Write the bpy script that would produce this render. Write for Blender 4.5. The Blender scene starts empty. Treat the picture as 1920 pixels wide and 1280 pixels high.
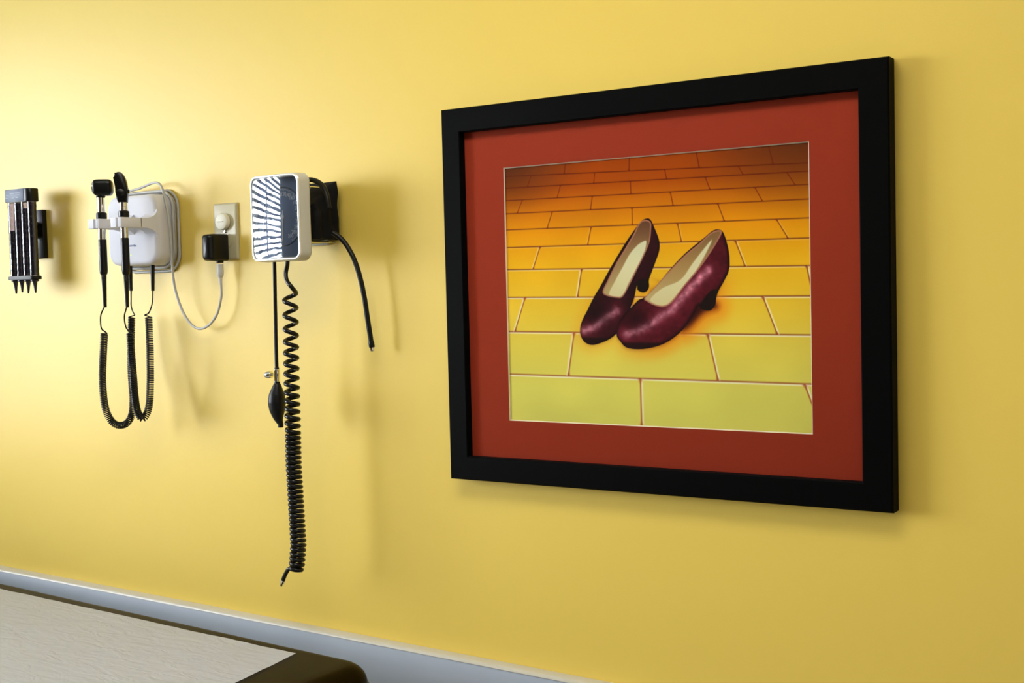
import bpy, bmesh, math, random
import numpy as np
from mathutils import Vector, Matrix, noise

random.seed(4)
scene = bpy.context.scene
col = scene.collection
PI = math.pi

# ------------------------------------------------------------------ camera
F_PX = 2300.0
def rot(rx, ry, rz):
    return (Matrix.Rotation(rz, 3, 'Z') @ Matrix.Rotation(ry, 3, 'Y') @ Matrix.Rotation(rx, 3, 'X'))
CAM_R = rot(1.52539567, 0.02461416, 0.57158789)
CAM_C = Vector((0.88162782, -1.789235, 1.514572))
cam_data = bpy.data.cameras.new('camera')
cam_data.sensor_width = 36.0
cam_data.lens = F_PX / 1920.0 * 36.0
cam_data.clip_start = 0.02
cam = bpy.data.objects.new('camera', cam_data)
cam.matrix_world = Matrix.Translation(CAM_C) @ CAM_R.to_4x4()
col.objects.link(cam)
scene.camera = cam

def at(u, v, y):
    """surveyed point: where the sight line through (u, v) meets the plane at depth y"""
    d = CAM_R @ Vector(((u - 960) / F_PX, (640 - v) / F_PX, -1))
    t = (y - CAM_C.y) / d.y
    return CAM_C + d * t
def at_z(u, v, z):
    d = CAM_R @ Vector(((u - 960) / F_PX, (640 - v) / F_PX, -1))
    return CAM_C + d * ((z - CAM_C.z) / d.z)

# ------------------------------------------------------------------ materials
def s2l(c):
    c = c / 255.0
    return c / 12.92 if c <= 0.04045 else ((c + 0.055) / 1.055) ** 2.4
def rgb(r, g, b): return (s2l(r), s2l(g), s2l(b), 1.0)

def new_mat(name):
    m = bpy.data.materials.new(name); m.use_nodes = True
    nt = m.node_tree
    return m, nt, nt.nodes['Principled BSDF']
def mat(name, color, rough=0.5, metal=0.0, spec=0.5, var=0.04, scale=30.0, bump=0.0, bscale=200.0, coat=0.0, bdist=0.001):
    m, nt, b = new_mat(name)
    b.inputs['Roughness'].default_value = rough
    b.inputs['Metallic'].default_value = metal
    b.inputs['Specular IOR Level'].default_value = spec
    b.inputs['Coat Weight'].default_value = coat
    b.inputs['Coat Roughness'].default_value = 0.08
    tc = nt.nodes.new('ShaderNodeTexCoord')
    n = nt.nodes.new('ShaderNodeTexNoise'); n.inputs['Scale'].default_value = scale; n.inputs['Detail'].default_value = 4
    nt.links.new(tc.outputs['Object'], n.inputs['Vector'])
    mx = nt.nodes.new('ShaderNodeMix'); mx.data_type = 'RGBA'
    mx.inputs[6].default_value = tuple(max(0, c * (1 - var)) for c in color[:3]) + (1,)
    mx.inputs[7].default_value = tuple(min(1, c * (1 + var)) for c in color[:3]) + (1,)
    nt.links.new(n.outputs['Fac'], mx.inputs[0])
    nt.links.new(mx.outputs[2], b.inputs['Base Color'])
    if bump > 0:
        n2 = nt.nodes.new('ShaderNodeTexNoise'); n2.inputs['Scale'].default_value = bscale; n2.inputs['Detail'].default_value = 3
        nt.links.new(tc.outputs['Object'], n2.inputs['Vector'])
        bp = nt.nodes.new('ShaderNodeBump'); bp.inputs['Strength'].default_value = bump; bp.inputs['Distance'].default_value = bdist
        nt.links.new(n2.outputs['Fac'], bp.inputs['Height'])
        nt.links.new(bp.outputs['Normal'], b.inputs['Normal'])
    return m

M = {}
M['wall'] = mat('yellow_wall_paint', (0.77, 0.56, 0.105, 1), 0.40, 0, 0.30, 0.015, 3, 0.25, 320, bdist=0.0006)
M['cream_wall'] = mat('tan_wall_paint', (0.76, 0.70, 0.58, 1), 0.7)
M['front_wall'] = mat('wood_panel_wall', (0.10, 0.065, 0.04, 1), 0.6)
M['ceiling'] = mat('ceiling_paint', (0.85, 0.84, 0.80, 1), 0.8)
M['floor'] = mat('vinyl_floor', (0.20, 0.18, 0.16, 1), 0.35, 0, 0.5, 0.12, 12)
M['rail_grey'] = mat('rail_grey_laminate', (0.40, 0.45, 0.53, 1), 0.38, 0, 0.5, 0.03, 20)
M['rail_cap'] = mat('rail_cream_cap', (0.55, 0.52, 0.42, 1), 0.35)
M['frame_black'] = mat('black_frame_lacquer', (0.002, 0.002, 0.002, 1), 0.5, 0, 0.03, 0.1, 60)
M['mat_rust'] = mat('rust_mat_board', (0.36, 0.040, 0.014, 1), 0.85, 0, 0.2, 0.05, 400)
M['mat_core'] = mat('mat_board_core', (0.85, 0.78, 0.60, 1), 0.8)
M['backing'] = mat('brown_backing', (0.25, 0.17, 0.1, 1), 0.8)
M['black_plastic'] = mat('black_plastic', (0.004, 0.004, 0.004, 1), 0.3, 0, 0.3, 0.1, 80)
M['black_rubber'] = mat('black_rubber', (0.005, 0.005, 0.005, 1), 0.42, 0, 0.25, 0.1, 80)
M['black_cord'] = mat('black_glossy_cord', (0.003, 0.003, 0.003, 1), 0.28, 0, 0.3, 0.1, 80)
M['cuff_cloth'] = mat('black_nylon_cloth', (0.006, 0.006, 0.007, 1), 0.85, 0, 0.2, 0.2, 300, 0.4, 900)
M['chrome'] = mat('chrome', (0.82, 0.82, 0.83, 1), 0.05, 1.0, 0.5, 0.02)
M['steel_wire'] = mat('steel_wire', (0.70, 0.68, 0.62, 1), 0.2, 1.0)
M['white_plastic'] = mat('white_plastic', (0.64, 0.64, 0.70, 1), 0.62, 0, 0.2, 0.015)
M['grey_housing'] = mat('warm_grey_plastic', (0.58, 0.58, 0.54, 1), 0.38, 0, 0.5, 0.03)
M['bezel'] = mat('pale_bezel_plastic', (0.80, 0.80, 0.78, 1), 0.22, 0.35, 0.6, 0.02)
M['ivory'] = mat('ivory_plastic', (0.50, 0.45, 0.27, 1), 0.3, 0, 0.5, 0.02)
M['cap_white'] = mat('milky_cap_plastic', (0.78, 0.75, 0.62, 1), 0.35, 0, 0.5, 0.02)
M['cord_grey'] = mat('pale_grey_cord', (0.42, 0.415, 0.40, 1), 0.5, 0, 0.5, 0.04)
M['plug_grey'] = mat('grey_plug', (0.55, 0.55, 0.55, 1), 0.4)
M['dial'] = mat('slate_blue_dial', (0.20, 0.27, 0.42, 1), 0.5, 0, 0.3, 0.05)
M['dial_ring'] = mat('dial_ring_dark', (0.10, 0.12, 0.15, 1), 0.3, 0.6)
M['numeral'] = mat('dial_numeral_paint', (0.85, 0.9, 0.95, 1), 0.6)
M['needle'] = mat('dial_needle', (0.8, 0.8, 0.8, 1), 0.4)
M['logo_blue'] = mat('logo_ink', (0.16, 0.22, 0.42, 1), 0.6)
M['cap_navy'] = mat('slate_label', (0.055, 0.080, 0.15, 1), 0.5, 0, 0.5, 0.08)
M['label_mark'] = mat('label_mark_paint', (0.35, 0.40, 0.46, 1), 0.6)
M['specula_black'] = mat('specula_black', (0.012, 0.006, 0.028, 1), 0.3)
M['vinyl'] = mat('dark_brown_vinyl', (0.012, 0.007, 0.001, 1), 0.33, 0, 0.2, 0.15, 40, 0.15, 500)
M['vinyl'].node_tree.nodes['Principled BSDF'].inputs['IOR'].default_value = 1.14
M['piping'] = mat('brown_piping', (0.016, 0.009, 0.005, 1), 0.3)
M['table_base'] = mat('table_base_enamel', (0.55, 0.53, 0.48, 1), 0.4)
M['white_frame'] = mat('window_frame_white', (0.8, 0.8, 0.78, 1), 0.4)
M['slat'] = mat('blind_slat_grey', (0.46, 0.49, 0.54, 1), 0.5)

def paper_mat():
    m, nt, b = new_mat('crinkled_white_paper')
    b.inputs['Base Color'].default_value = (0.89, 0.91, 0.97, 1)
    b.inputs['Roughness'].default_value = 0.55
    b.inputs['Specular IOR Level'].default_value = 0.3
    tc = nt.nodes.new('ShaderNodeTexCoord')
    mp = nt.nodes.new('ShaderNodeMapping'); mp.inputs['Scale'].default_value = (14, 40, 20); mp.inputs['Rotation'].default_value = (0, 0, 0.5)
    n = nt.nodes.new('ShaderNodeTexNoise'); n.inputs['Scale'].default_value = 1.0; n.inputs['Detail'].default_value = 5; n.inputs['Distortion'].default_value = 1.2
    bp = nt.nodes.new('ShaderNodeBump'); bp.inputs['Strength'].default_value = 0.5; bp.inputs['Distance'].default_value = 0.006
    nt.links.new(tc.outputs['Object'], mp.inputs['Vector']); nt.links.new(mp.outputs['Vector'], n.inputs['Vector'])
    nt.links.new(n.outputs['Fac'], bp.inputs['Height']); nt.links.new(bp.outputs['Normal'], b.inputs['Normal'])
    return m
M['paper'] = paper_mat()

def clear_mat(name, ior=1.5, tint=(1, 1, 1, 1), rough=0.0, bump=0.0, bscale=20, bdist=0.002, spec=(1, 1, 1, 1)):
    """thin clear sheet: what is behind shows through, the surface mirrors by Fresnel"""
    m = bpy.data.materials.new(name); m.use_nodes = True
    nt = m.node_tree; nt.nodes.clear()
    out = nt.nodes.new('ShaderNodeOutputMaterial')
    tr = nt.nodes.new('ShaderNodeBsdfTransparent'); tr.inputs['Color'].default_value = tint
    gl = nt.nodes.new('ShaderNodeBsdfGlossy'); gl.inputs['Roughness'].default_value = rough; gl.inputs['Color'].default_value = spec
    fr = nt.nodes.new('ShaderNodeFresnel'); fr.inputs['IOR'].default_value = ior
    mx = nt.nodes.new('ShaderNodeMixShader')
    nt.links.new(fr.outputs[0], mx.inputs[0]); nt.links.new(tr.outputs[0], mx.inputs[1]); nt.links.new(gl.outputs[0], mx.inputs[2])
    nt.links.new(mx.outputs[0], out.inputs['Surface'])
    if bump > 0:
        tc = nt.nodes.new('ShaderNodeTexCoord')
        n = nt.nodes.new('ShaderNodeTexNoise'); n.inputs['Scale'].default_value = bscale; n.inputs['Detail'].default_value = 1.5
        nt.links.new(tc.outputs['Object'], n.inputs['Vector'])
        bp = nt.nodes.new('ShaderNodeBump'); bp.inputs['Strength'].default_value = bump; bp.inputs['Distance'].default_value = bdist
        nt.links.new(n.outputs['Fac'], bp.inputs['Height'])
        nt.links.new(bp.outputs['Normal'], gl.inputs['Normal']); nt.links.new(bp.outputs['Normal'], fr.inputs['Normal'])
    return m
M['glazing'] = clear_mat('picture_glass', 1.17)
M['lens'] = clear_mat('gauge_lens', 1.45, (0.93, 0.96, 1, 1), 0.0, 0.05, 26, 0.002)
M['tube'] = clear_mat('smoked_tube', 1.7, (0.62, 0.58, 0.74, 1), 0.12, 0.3, 90, 0.002)
M['pane'] = clear_mat('window_glass', 1.2)

def emit_mat(name, color, strength):
    m = bpy.data.materials.new(name); m.use_nodes = True
    nt = m.node_tree; nt.nodes.clear()
    out = nt.nodes.new('ShaderNodeOutputMaterial'); e = nt.nodes.new('ShaderNodeEmission')
    e.inputs['Color'].default_value = color; e.inputs['Strength'].default_value = strength
    nt.links.new(e.outputs[0], out.inputs['Surface'])
    return m
M['troffer'] = emit_mat('lit_diffuser', (1.0, 0.95, 0.86, 1), 11.0)
M['led'] = emit_mat('green_led', (0.75, 1.0, 0.35, 1), 1.2)

# ------------------------------------------------------------------ object helpers
def tag(o, label=None, cat=None, group=None, kind=None):
    if label: o['label'] = label
    if cat: o['category'] = cat
    if group: o['group'] = group
    if kind: o['kind'] = kind
    return o
def empty(name, loc, label, cat, group=None):
    o = bpy.data.objects.new(name, None); col.objects.link(o)
    o.location = loc; o.empty_display_size = 0.02
    return tag(o, label, cat, group)
def root_of(o):
    while o.parent: o = o.parent
    return o
def obj(name, bm, m, parent=None, loc=None, smooth=True, angle=35):
    """links bm (built in world coordinates) as one mesh object"""
    bmesh.ops.recalc_face_normals(bm, faces=bm.faces[:])
    me = bpy.data.meshes.new(name)
    off = Vector(root_of(parent).location) if parent else Vector(loc or (0, 0, 0))
    bmesh.ops.translate(bm, verts=bm.verts[:], vec=-off)
    if smooth:
        for f in bm.faces: f.smooth = True
    bm.to_mesh(me); bm.free()
    if smooth: me.set_sharp_from_angle(angle=math.radians(angle))
    me.materials.append(m)
    o = bpy.data.objects.new(name, me); col.objects.link(o)
    if parent: o.parent = parent
    else: o.location = off
    return o
def structure(name, bm, m, label=None, cat=None, smooth=False, parent=None):
    o = obj(name, bm, m, parent, smooth=smooth)
    if parent is None: tag(o, label, cat, kind='structure')
    return o

def rbox(bm, c, s, r=0.0, seg=3, xf=None):
    c = Vector(c)
    vs = bmesh.ops.create_cube(bm, size=1.0)['verts']
    for v in vs: v.co = Vector((v.co.x * s[0], v.co.y * s[1], v.co.z * s[2]))
    es = list({e for v in vs for e in v.link_edges})
    if r > 0:
        res = bmesh.ops.bevel(bm, geom=es, offset=r, segments=seg, profile=0.5, affect='EDGES')
        vs = list({v for f in res['faces'] for v in f.verts} | {v for v in vs if v.is_valid})
        vs = grow(vs)
    for v in vs: v.co = (xf @ v.co if xf else v.co) + c
    return vs
def grow(vs):
    seen = set(vs); st = list(vs)
    while st:
        v = st.pop()
        for e in v.link_edges:
            o = e.other_vert(v)
            if o not in seen: seen.add(o); st.append(o)
    return list(seen)
def lathe(bm, prof, c, n=24, axis=None):
    """prof: (radius, height) list; axis: Matrix 3x3 whose z is the lathe axis"""
    c = Vector(c); A = axis or Matrix.Identity(3)
    rings = []
    for r, h in prof:
        if r < 1e-6: rings.append([bm.verts.new(c + A @ Vector((0, 0, h)))])
        else: rings.append([bm.verts.new(c + A @ Vector((r * math.cos(2*PI*i/n), r * math.sin(2*PI*i/n), h))) for i in range(n)])
    for a, b in zip(rings, rings[1:]):
        for i in range(n):
            j = (i + 1) % n
            if len(a) == 1 and len(b) == 1: continue
            if len(a) == 1: bm.faces.new((a[0], b[i], b[j]))
            elif len(b) == 1: bm.faces.new((a[i], b[0], a[j]))
            else: bm.faces.new((a[i], b[i], b[j], a[j]))
    for rg in (rings[0], rings[-1]):
        if len(rg) > 1: bm.faces.new(rg)
def spline(pts, n=12):
    P = [Vector(p) for p in pts]
    if len(P) < 3:
        return [P[0].lerp(P[1], i / n) for i in range(n + 1)]
    P = [P[0] * 2 - P[1]] + P + [P[-1] * 2 - P[-2]]
    out = []
    for i in range(1, len(P) - 2):
        p0, p1, p2, p3 = P[i-1:i+3]
        for k in range(n):
            t = k / n
            out.append(0.5 * ((2*p1) + (p2-p0)*t + (2*p0-5*p1+4*p2-p3)*t*t + (3*p1-p0-3*p2+p3)*t*t*t))
    out.append(P[-2].copy())
    return out
def frames(pts):
    n = len(pts); T = []
    for i in range(n):
        d = pts[min(i+1, n-1)] - pts[max(i-1, 0)]
        T.append(d.normalized() if d.length > 1e-9 else (T[-1] if T else Vector((0, 0, 1))))
    a = Vector((0, 1, 0)) if abs(T[0].y) < 0.9 else Vector((1, 0, 0))
    N = (a - T[0] * a.dot(T[0])).normalized(); out = []
    for t in T:
        N = (N - t * N.dot(t))
        N = N.normalized()
        out.append((t, N, t.cross(N)))
    return out
def tube(bm, pts, r, n=10, caps=True):
    pts = [Vector(p) for p in pts]
    R = r if isinstance(r, (list, tuple)) else [r] * len(pts)
    rings = []
    for p, (t, N, B), rr in zip(pts, frames(pts), R):
        rings.append([bm.verts.new(p + (N * math.cos(2*PI*i/n) + B * math.sin(2*PI*i/n)) * rr) for i in range(n)])
    for a, b in zip(rings, rings[1:]):
        for i in range(n):
            j = (i + 1) % n
            bm.faces.new((a[i], b[i], b[j], a[j]))
    if caps:
        bm.faces.new(rings[0][::-1]); bm.faces.new(rings[-1])
def resample(pts, step):
    L = [0.0]
    for a, b in zip(pts, pts[1:]): L.append(L[-1] + (b - a).length)
    n = max(2, int(L[-1] / step)); out = []; k = 0
    for i in range(n + 1):
        s = L[-1] * i / n
        while k < len(L) - 2 and L[k+1] < s: k += 1
        f = (s - L[k]) / max(1e-9, L[k+1] - L[k])
        out.append(pts[k].lerp(pts[k+1], f))
    return out
def coil_path(pts, rc, pitch, per=12, end=True):
    P = resample(pts, pitch / per); fr = frames(P); out = []
    for i, (p, (t, N, B)) in enumerate(zip(P, fr)):
        a = 2 * PI * i / per
        out.append(p + (N * math.cos(a) + B * math.sin(a)) * rc)
    return out
def rrect(w, h, r, n=6):
    pts = []
    for cx, cz, a0 in ((w/2-r, h/2-r, 0), (-w/2+r, h/2-r, PI/2), (-w/2+r, -h/2+r, PI), (w/2-r, -h/2+r, 3*PI/2)):
        for i in range(n + 1):
            a = a0 + PI/2 * i / n
            pts.append((cx + r * math.cos(a), cz + r * math.sin(a)))
    return pts
def loft(bm, secs, caps=True, xf=None):
    """secs: lists of Vector rings with equal counts"""
    rings = [[bm.verts.new(xf @ p if xf else p) for p in s] for s in secs]
    n = len(rings[0])
    for a, b in zip(rings, rings[1:]):
        for i in range(n):
            j = (i + 1) % n
            bm.faces.new((a[i], a[j], b[j], b[i]))
    if caps:
        bm.faces.new(rings[0]); bm.faces.new(rings[-1][::-1])
    return rings
def rr_sec(cx, cz, w, h, r, y, n=6):
    r = min(r, w/2 - 1e-4, h/2 - 1e-4)
    return [Vector((cx + x, y, cz + z)) for x, z in rrect(w, h, r, n)]
def prism(bm, poly, z0, z1, bev=0.0, xf=None):
    """extrudes an outline in xy from z0 to z1"""
    b = [bm.verts.new(Vector((x, y, z0))) for x, y in poly]
    t = [bm.verts.new(Vector((x, y, z1))) for x, y in poly]
    n = len(poly); fs = [bm.faces.new(b[::-1]), bm.faces.new(t)]
    for i in range(n):
        j = (i + 1) % n
        fs.append(bm.faces.new((b[i], b[j], t[j], t[i])))
    vs = b + t
    if bev > 0:
        es = [e for f in fs[:2] for e in f.edges]
        res = bmesh.ops.bevel(bm, geom=es, offset=bev, segments=2, profile=0.5, affect='EDGES')
        vs = grow([v for f in res['faces'] for v in f.verts])
    if xf:
        for v in vs: v.co = xf @ v.co
    return vs
def text_bm(body, size, xf, extrude=0.0003, align='CENTER'):
    cu = bpy.data.curves.new('lettering', 'FONT'); cu.body = body; cu.size = size; cu.extrude = extrude
    cu.align_x = align; cu.align_y = 'CENTER'; cu.resolution_u = 3
    o = bpy.data.objects.new('lettering', cu); col.objects.link(o)
    dg = bpy.context.evaluated_depsgraph_get()
    me = bpy.data.meshes.new_from_object(o.evaluated_get(dg))
    bm = bmesh.new(); bm.from_mesh(me)
    bpy.data.objects.remove(o); bpy.data.curves.remove(cu); bpy.data.meshes.remove(me)
    bmesh.ops.transform(bm, matrix=xf, verts=bm.verts[:])
    return bm
def join(bm, other):
    me = bpy.data.meshes.new('tmp'); other.to_mesh(me); other.free(); bm.from_mesh(me); bpy.data.meshes.remove(me)
STAND = Matrix(((1, 0, 0, 0), (0, 0, 1, 0), (0, 1, 0, 0), (0, 0, 0, 1)))     # text plane xy -> wall xz facing -y
STAND = Matrix(((1, 0, 0, 0), (0, 0, -1, 0), (0, 1, 0, 0), (0, 0, 0, 1)))

# ------------------------------------------------------------------ the room
X0, X1, Y1, ZC = -3.3, 2.3, -3.7, 2.7
T = 0.12
def block(x0, x1, y0, y1, z0, z1, bm=None):
    bm = bm or bmesh.new()
    rbox(bm, ((x0+x1)/2, (y0+y1)/2, (z0+z1)/2), (x1-x0, y1-y0, z1-z0))
    return bm
structure('floor', block(X0-T, X1+T, Y1-T, T, -0.1, 0.0), M['floor'])
structure('ceiling', block(X0-T, X1+T, Y1-T, T, ZC, ZC+0.1), M['ceiling'])
structure('wall_back', block(X0-T, X1+T, 0, T, 0, ZC), M['wall'])
structure('wall_right', block(X1, X1+T, Y1, 0, 0, ZC), M['cream_wall'])
structure('wall_front', block(X0-T, X1+T, Y1-T, Y1, 0, ZC), M['front_wall'])
WY0, WY1, WZ0, WZ1 = -2.95, -0.85, 1.08, 2.45
bm = block(X0-T, X0, Y1, WY0, 0, ZC)
block(X0-T, X0, WY1, 0, 0, ZC, bm); block(X0-T, X0, WY0, WY1, 0, WZ0, bm); block(X0-T, X0, WY0, WY1, WZ1, ZC, bm)
structure('wall_left', bm, M['wall'])
# window with frame, mullion, sill and panes
bm = bmesh.new(); fw = 0.045
for z in (WZ0 + fw/2, WZ1 - fw/2): rbox(bm, (X0-0.08, (WY0+WY1)/2, z), (0.06, WY1-WY0, fw), 0.004)
for y in (WY0 + fw/2, (WY0+WY1)/2, WY1 - fw/2): rbox(bm, (X0-0.08, y, (WZ0+WZ1)/2), (0.058, fw, WZ1-WZ0-2*fw), 0.004)
win = structure('window_1', bm, M['white_frame'])
for y in (WY0*0.75 + WY1*0.25, WY0*0.25 + WY1*0.75):
    bm = bmesh.new(); rbox(bm, (X0-0.08, y, (WZ0+WZ1)/2), (0.004, (WY1-WY0)/2-fw, WZ1-WZ0-2*fw))
    obj('pane', bm, M['pane'], win, smooth=False)
bm = bmesh.new(); rbox(bm, (X0+0.02, (WY0+WY1)/2, WZ0-0.015), (0.10, WY1-WY0+0.1, 0.03), 0.004)
obj('sill', bm, M['white_frame'], win)
# venetian blind hung in the window
blind = empty('venetian_blind', (X0-0.025, (WY0+WY1)/2, WZ1-0.03), 'white horizontal slat blind hanging inside the window of the left wall', 'blind')
bm = bmesh.new(); rbox(bm, (X0-0.025, (WY0+WY1)/2, WZ1-0.028), (0.04, WY1-WY0-0.02, 0.04), 0.004); obj('headrail', bm, M['slat'], blind)
bm = bmesh.new(); rbox(bm, (X0-0.025, (WY0+WY1)/2, WZ0+0.02), (0.035, WY1-WY0-0.02, 0.018), 0.004); obj('bottom_rail', bm, M['slat'], blind)
bm = bmesh.new(); zz = WZ0 + 0.055
tilt = Matrix.Rotation(math.radians(-28), 3, 'Y')
while zz < WZ1 - 0.07:
    rbox(bm, (X0-0.025, (WY0+WY1)/2, zz), (0.040, WY1-WY0-0.03, 0.0022), 0, xf=tilt); zz += 0.050
obj('slats', bm, M['slat'], blind, smooth=False)

# grey bumper rail along the wall below the pictures
ra, rb = at(0, 1062, -0.002), at(1140, 1282, -0.002)
rd = (rb - ra); rslope = rd.z / rd.x
rang = math.atan(rslope)
rx0, rx1 = X0 + 0.01, X1 - 0.01
rc = ra + rd * (((rx0 + rx1)/2 - ra.x) / rd.x)
RX = Matrix.Translation(Vector((rc.x, 0, rc.z))) @ Matrix.Rotation(-rang, 4, 'Y')
L = (rx1 - rx0)
def rail_profile(bm, prof):
    secs = [[Vector((x, y, z)) for y, z in prof] for x in (-L/2, L/2)]
    loft(bm, secs, True, RX)
bm = bmesh.new()
rail_profile(bm, [(0, -0.16), (-0.018, -0.158), (-0.021, -0.15), (-0.021, -0.006), (-0.0195, -0.002), (-0.017, -0.0003), (-0.015, 0.0), (0, 0)])
rail = structure('trim_1', bm, M['rail_grey'], smooth=True)
bm = bmesh.new()
rail_profile(bm, [(-0.001, -0.0042), (-0.0216, -0.0042), (-0.0222, -0.0036), (-0.0216, -0.0010), (-0.0190, 0.0016), (-0.0150, 0.0028), (-0.001, 0.0034)])
obj('rail_cap', bm, M['rail_cap'], rail)

# ceiling light
for k, (lx, ly) in enumerate(((0.0, -1.10),)):
    cl = empty('ceiling_light', (lx, ly, ZC), 'white framed ceiling light panel above the room centre', 'light')
    bm = bmesh.new(); w, d = 1.2, 0.6
    for sx in (-1, 1): rbox(bm, (lx + sx*(w/2-0.012), ly, ZC-0.02), (0.025, d, 0.04), 0.003)
    for sy in (-1, 1): rbox(bm, (lx, ly + sy*(d/2-0.012), ZC-0.02), (w-0.05, 0.025, 0.04), 0.003)
    obj('light_frame', bm, M['white_frame'], cl)
    bm = bmesh.new(); rbox(bm, (lx, ly, ZC-0.012), (w-0.05, d-0.05, 0.006)); obj('diffuser', bm, M['troffer'], cl, smooth=False)

# ------------------------------------------------------------------ framed picture
FW, FH, FZ = 0.65 * 1.2008918, 0.65, 1.50
pf = empty('picture_frame', (0, 0, FZ - FH/2), 'large black framed picture of dark red heeled shoes with rust red mat', 'picture')
a, b = at(871, 248, -0.0165), at(1622, 903, -0.0165)
c_, d_ = at(1614, 170, -0.0165), at(883, 853, -0.0165)
ix0, ix1 = (a.x + d_.x)/2, (b.x + c_.x)/2
iz1, iz0 = (a.z + c_.z)/2, (b.z + d_.z)/2
ox0, ox1, oz0, oz1 = -FW/2, FW/2, FZ - FH/2, FZ + FH/2
def ring_pts(x0, x1, z0, z1, y): return [Vector((x0, y, z0)), Vector((x1, y, z0)), Vector((x1, y, z1)), Vector((x0, y, z1))]
def inset(q, e, y): return ring_pts(ox0 + (ix0-ox0)*0 + q*0 + e, ox1 - e, oz0 + e, oz1 - e, y)
def moulding(bm, k):
    """one mitred side of the frame: k = 0 bottom, 1 right, 2 top, 3 left"""
    prof = [(0.0, -0.002), (0.0, -0.0275), (0.0025, -0.030), (None, -0.030), (None, -0.0285), (None, -0.0165), (None, -0.010), (None, -0.002)]
    io = [0, 0, 0.0025, 'i-', 'i', 'i', 'i', 'i']
    ends = []
    for corner in (k, (k + 1) % 4):
        sec = []
        for (q, (e, y)) in zip(io, prof):
            if q == 'i': x = (ix0, ix1); z = (iz0, iz1)
            elif q == 'i-': x = (ix0 - 0.0015, ix1 + 0.0015); z = (iz0 - 0.0015, iz1 + 0.0015)
            else: x = (ox0 + q, ox1 - q); z = (oz0 + q, oz1 - q)
            cx = x[0] if corner in (0, 3) else x[1]
            cz = z[0] if corner in (0, 1) else z[1]
            sec.append(Vector((cx, y, cz)))
        ends.append(sec)
    loft(bm, ends)
for k in range(4):
    bm = bmesh.new(); moulding(bm, k); obj('moulding', bm, M['frame_black'], pf, angle=30)
pc = [at(u, v, -0.0128) for u, v in ((947, 316), (1516, 266), (1523, 812), (956, 787))]
px0, px1 = (pc[0].x + pc[3].x)/2, (pc[1].x + pc[2].x)/2
pz1, pz0 = (pc[0].z + pc[1].z)/2, (pc[2].z + pc[3].z)/2
e = 0.0012
bm = bmesh.new()
def ring_sheet(bm, o, i, y0, y1):
    loft(bm, [ring_pts(*o, y1), ring_pts(*o, y0), ring_pts(*i, y0), ring_pts(*i, y1), ring_pts(*o, y1)], caps=False)
    bmesh.ops.remove_doubles(bm, verts=bm.verts[:], dist=1e-6)
ring_sheet(bm, (ix0-0.003, ix1+0.003, iz0-0.003, iz1+0.003), (px0-e, px1+e, pz0-e, pz1+e), -0.0142, -0.0122)
obj('mat_board', bm, M['mat_rust'], pf, smooth=False)
bm = bmesh.new()
rg = [ring_pts(px0-e, px1+e, pz0-e, pz1+e, -0.0143), ring_pts(px0+e*0.4, px1-e*0.4, pz0+e*0.4, pz1-e*0.4, -0.0124), ring_pts(px0-e, px1+e, pz0-e, pz1+e, -0.0121)]
loft(bm, rg + [rg[0]], caps=False); bmesh.ops.remove_doubles(bm, verts=bm.verts[:], dist=1e-6)
obj('mat_bevel', bm, M['mat_core'], pf, smooth=False)
bm = bmesh.new(); rbox(bm, ((ix0+ix1)/2, -0.006, (iz0+iz1)/2), (ix1-ix0+0.004, 0.007, iz1-iz0+0.004)); obj('backing_board', bm, M['backing'], pf, smooth=False)
bm = bmesh.new(); rbox(bm, ((ix0+ix1)/2, -0.0152, (iz0+iz1)/2), (ix1-ix0+0.002, 0.0012, iz1-iz0+0.002)); obj('glazing', bm, M['glazing'], pf, smooth=False)

# the printed picture: plain dark red court shoes on a floor of yellow tiles
def catmull(poly, n=6):
    P = np.array(poly, float); out = []
    m = len(P)
    for i in range(m):
        p0, p1, p2, p3 = P[i-1], P[i], P[(i+1) % m], P[(i+2) % m]
        for k in range(n):
            t = k / n
            out.append(0.5*((2*p1)+(p2-p0)*t+(2*p0-5*p1+4*p2-p3)*t*t+(3*p1-p0-3*p2+p3)*t**3))
    return np.array(out)
ASP = 1.236
def seg_dist(U, V, pts, closed):
    d = np.full(U.shape, 9.0); q = list(pts)
    if closed: q = q + [q[0]]
    for (x0, y0), (x1, y1) in zip(q, q[1:]):
        x0, x1 = x0*ASP, x1*ASP
        dx, dy = x1-x0, y1-y0; l2 = dx*dx+dy*dy+1e-12
        t = np.clip(((U*ASP-x0)*dx+(V-y0)*dy)/l2, 0, 1)
        d = np.minimum(d, np.hypot(U*ASP-x0-t*dx, V-y0-t*dy))
    return d
def inside(U, V, pts):
    r = np.zeros(U.shape, bool); n = len(pts)
    for i in range(n):
        x0, y0 = pts[i-1]; x1, y1 = pts[i]
        if y0 == y1: continue
        c = ((y0 > V) != (y1 > V)) & (U < (x1-x0)*(V-y0)/(y1-y0)+x0)
        r ^= c
    return r
def sdf(U, V, poly):
    p = catmull(poly); d = seg_dist(U, V, p, True)
    return np.where(inside(U, V, p), -d, d)
def sstep(a, b, x):
    t = np.clip((x-a)/(b-a), 0, 1); return t*t*(3-2*t)
def ramp(x, stops):
    xs = [s[0] for s in stops]
    return np.stack([np.interp(x, xs, [s[1][k] for s in stops]) for k in range(3)], -1)
def mixc(C, c, a):
    return C*(1-a[..., None]) + np.asarray(c, float)*a[..., None]

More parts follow.
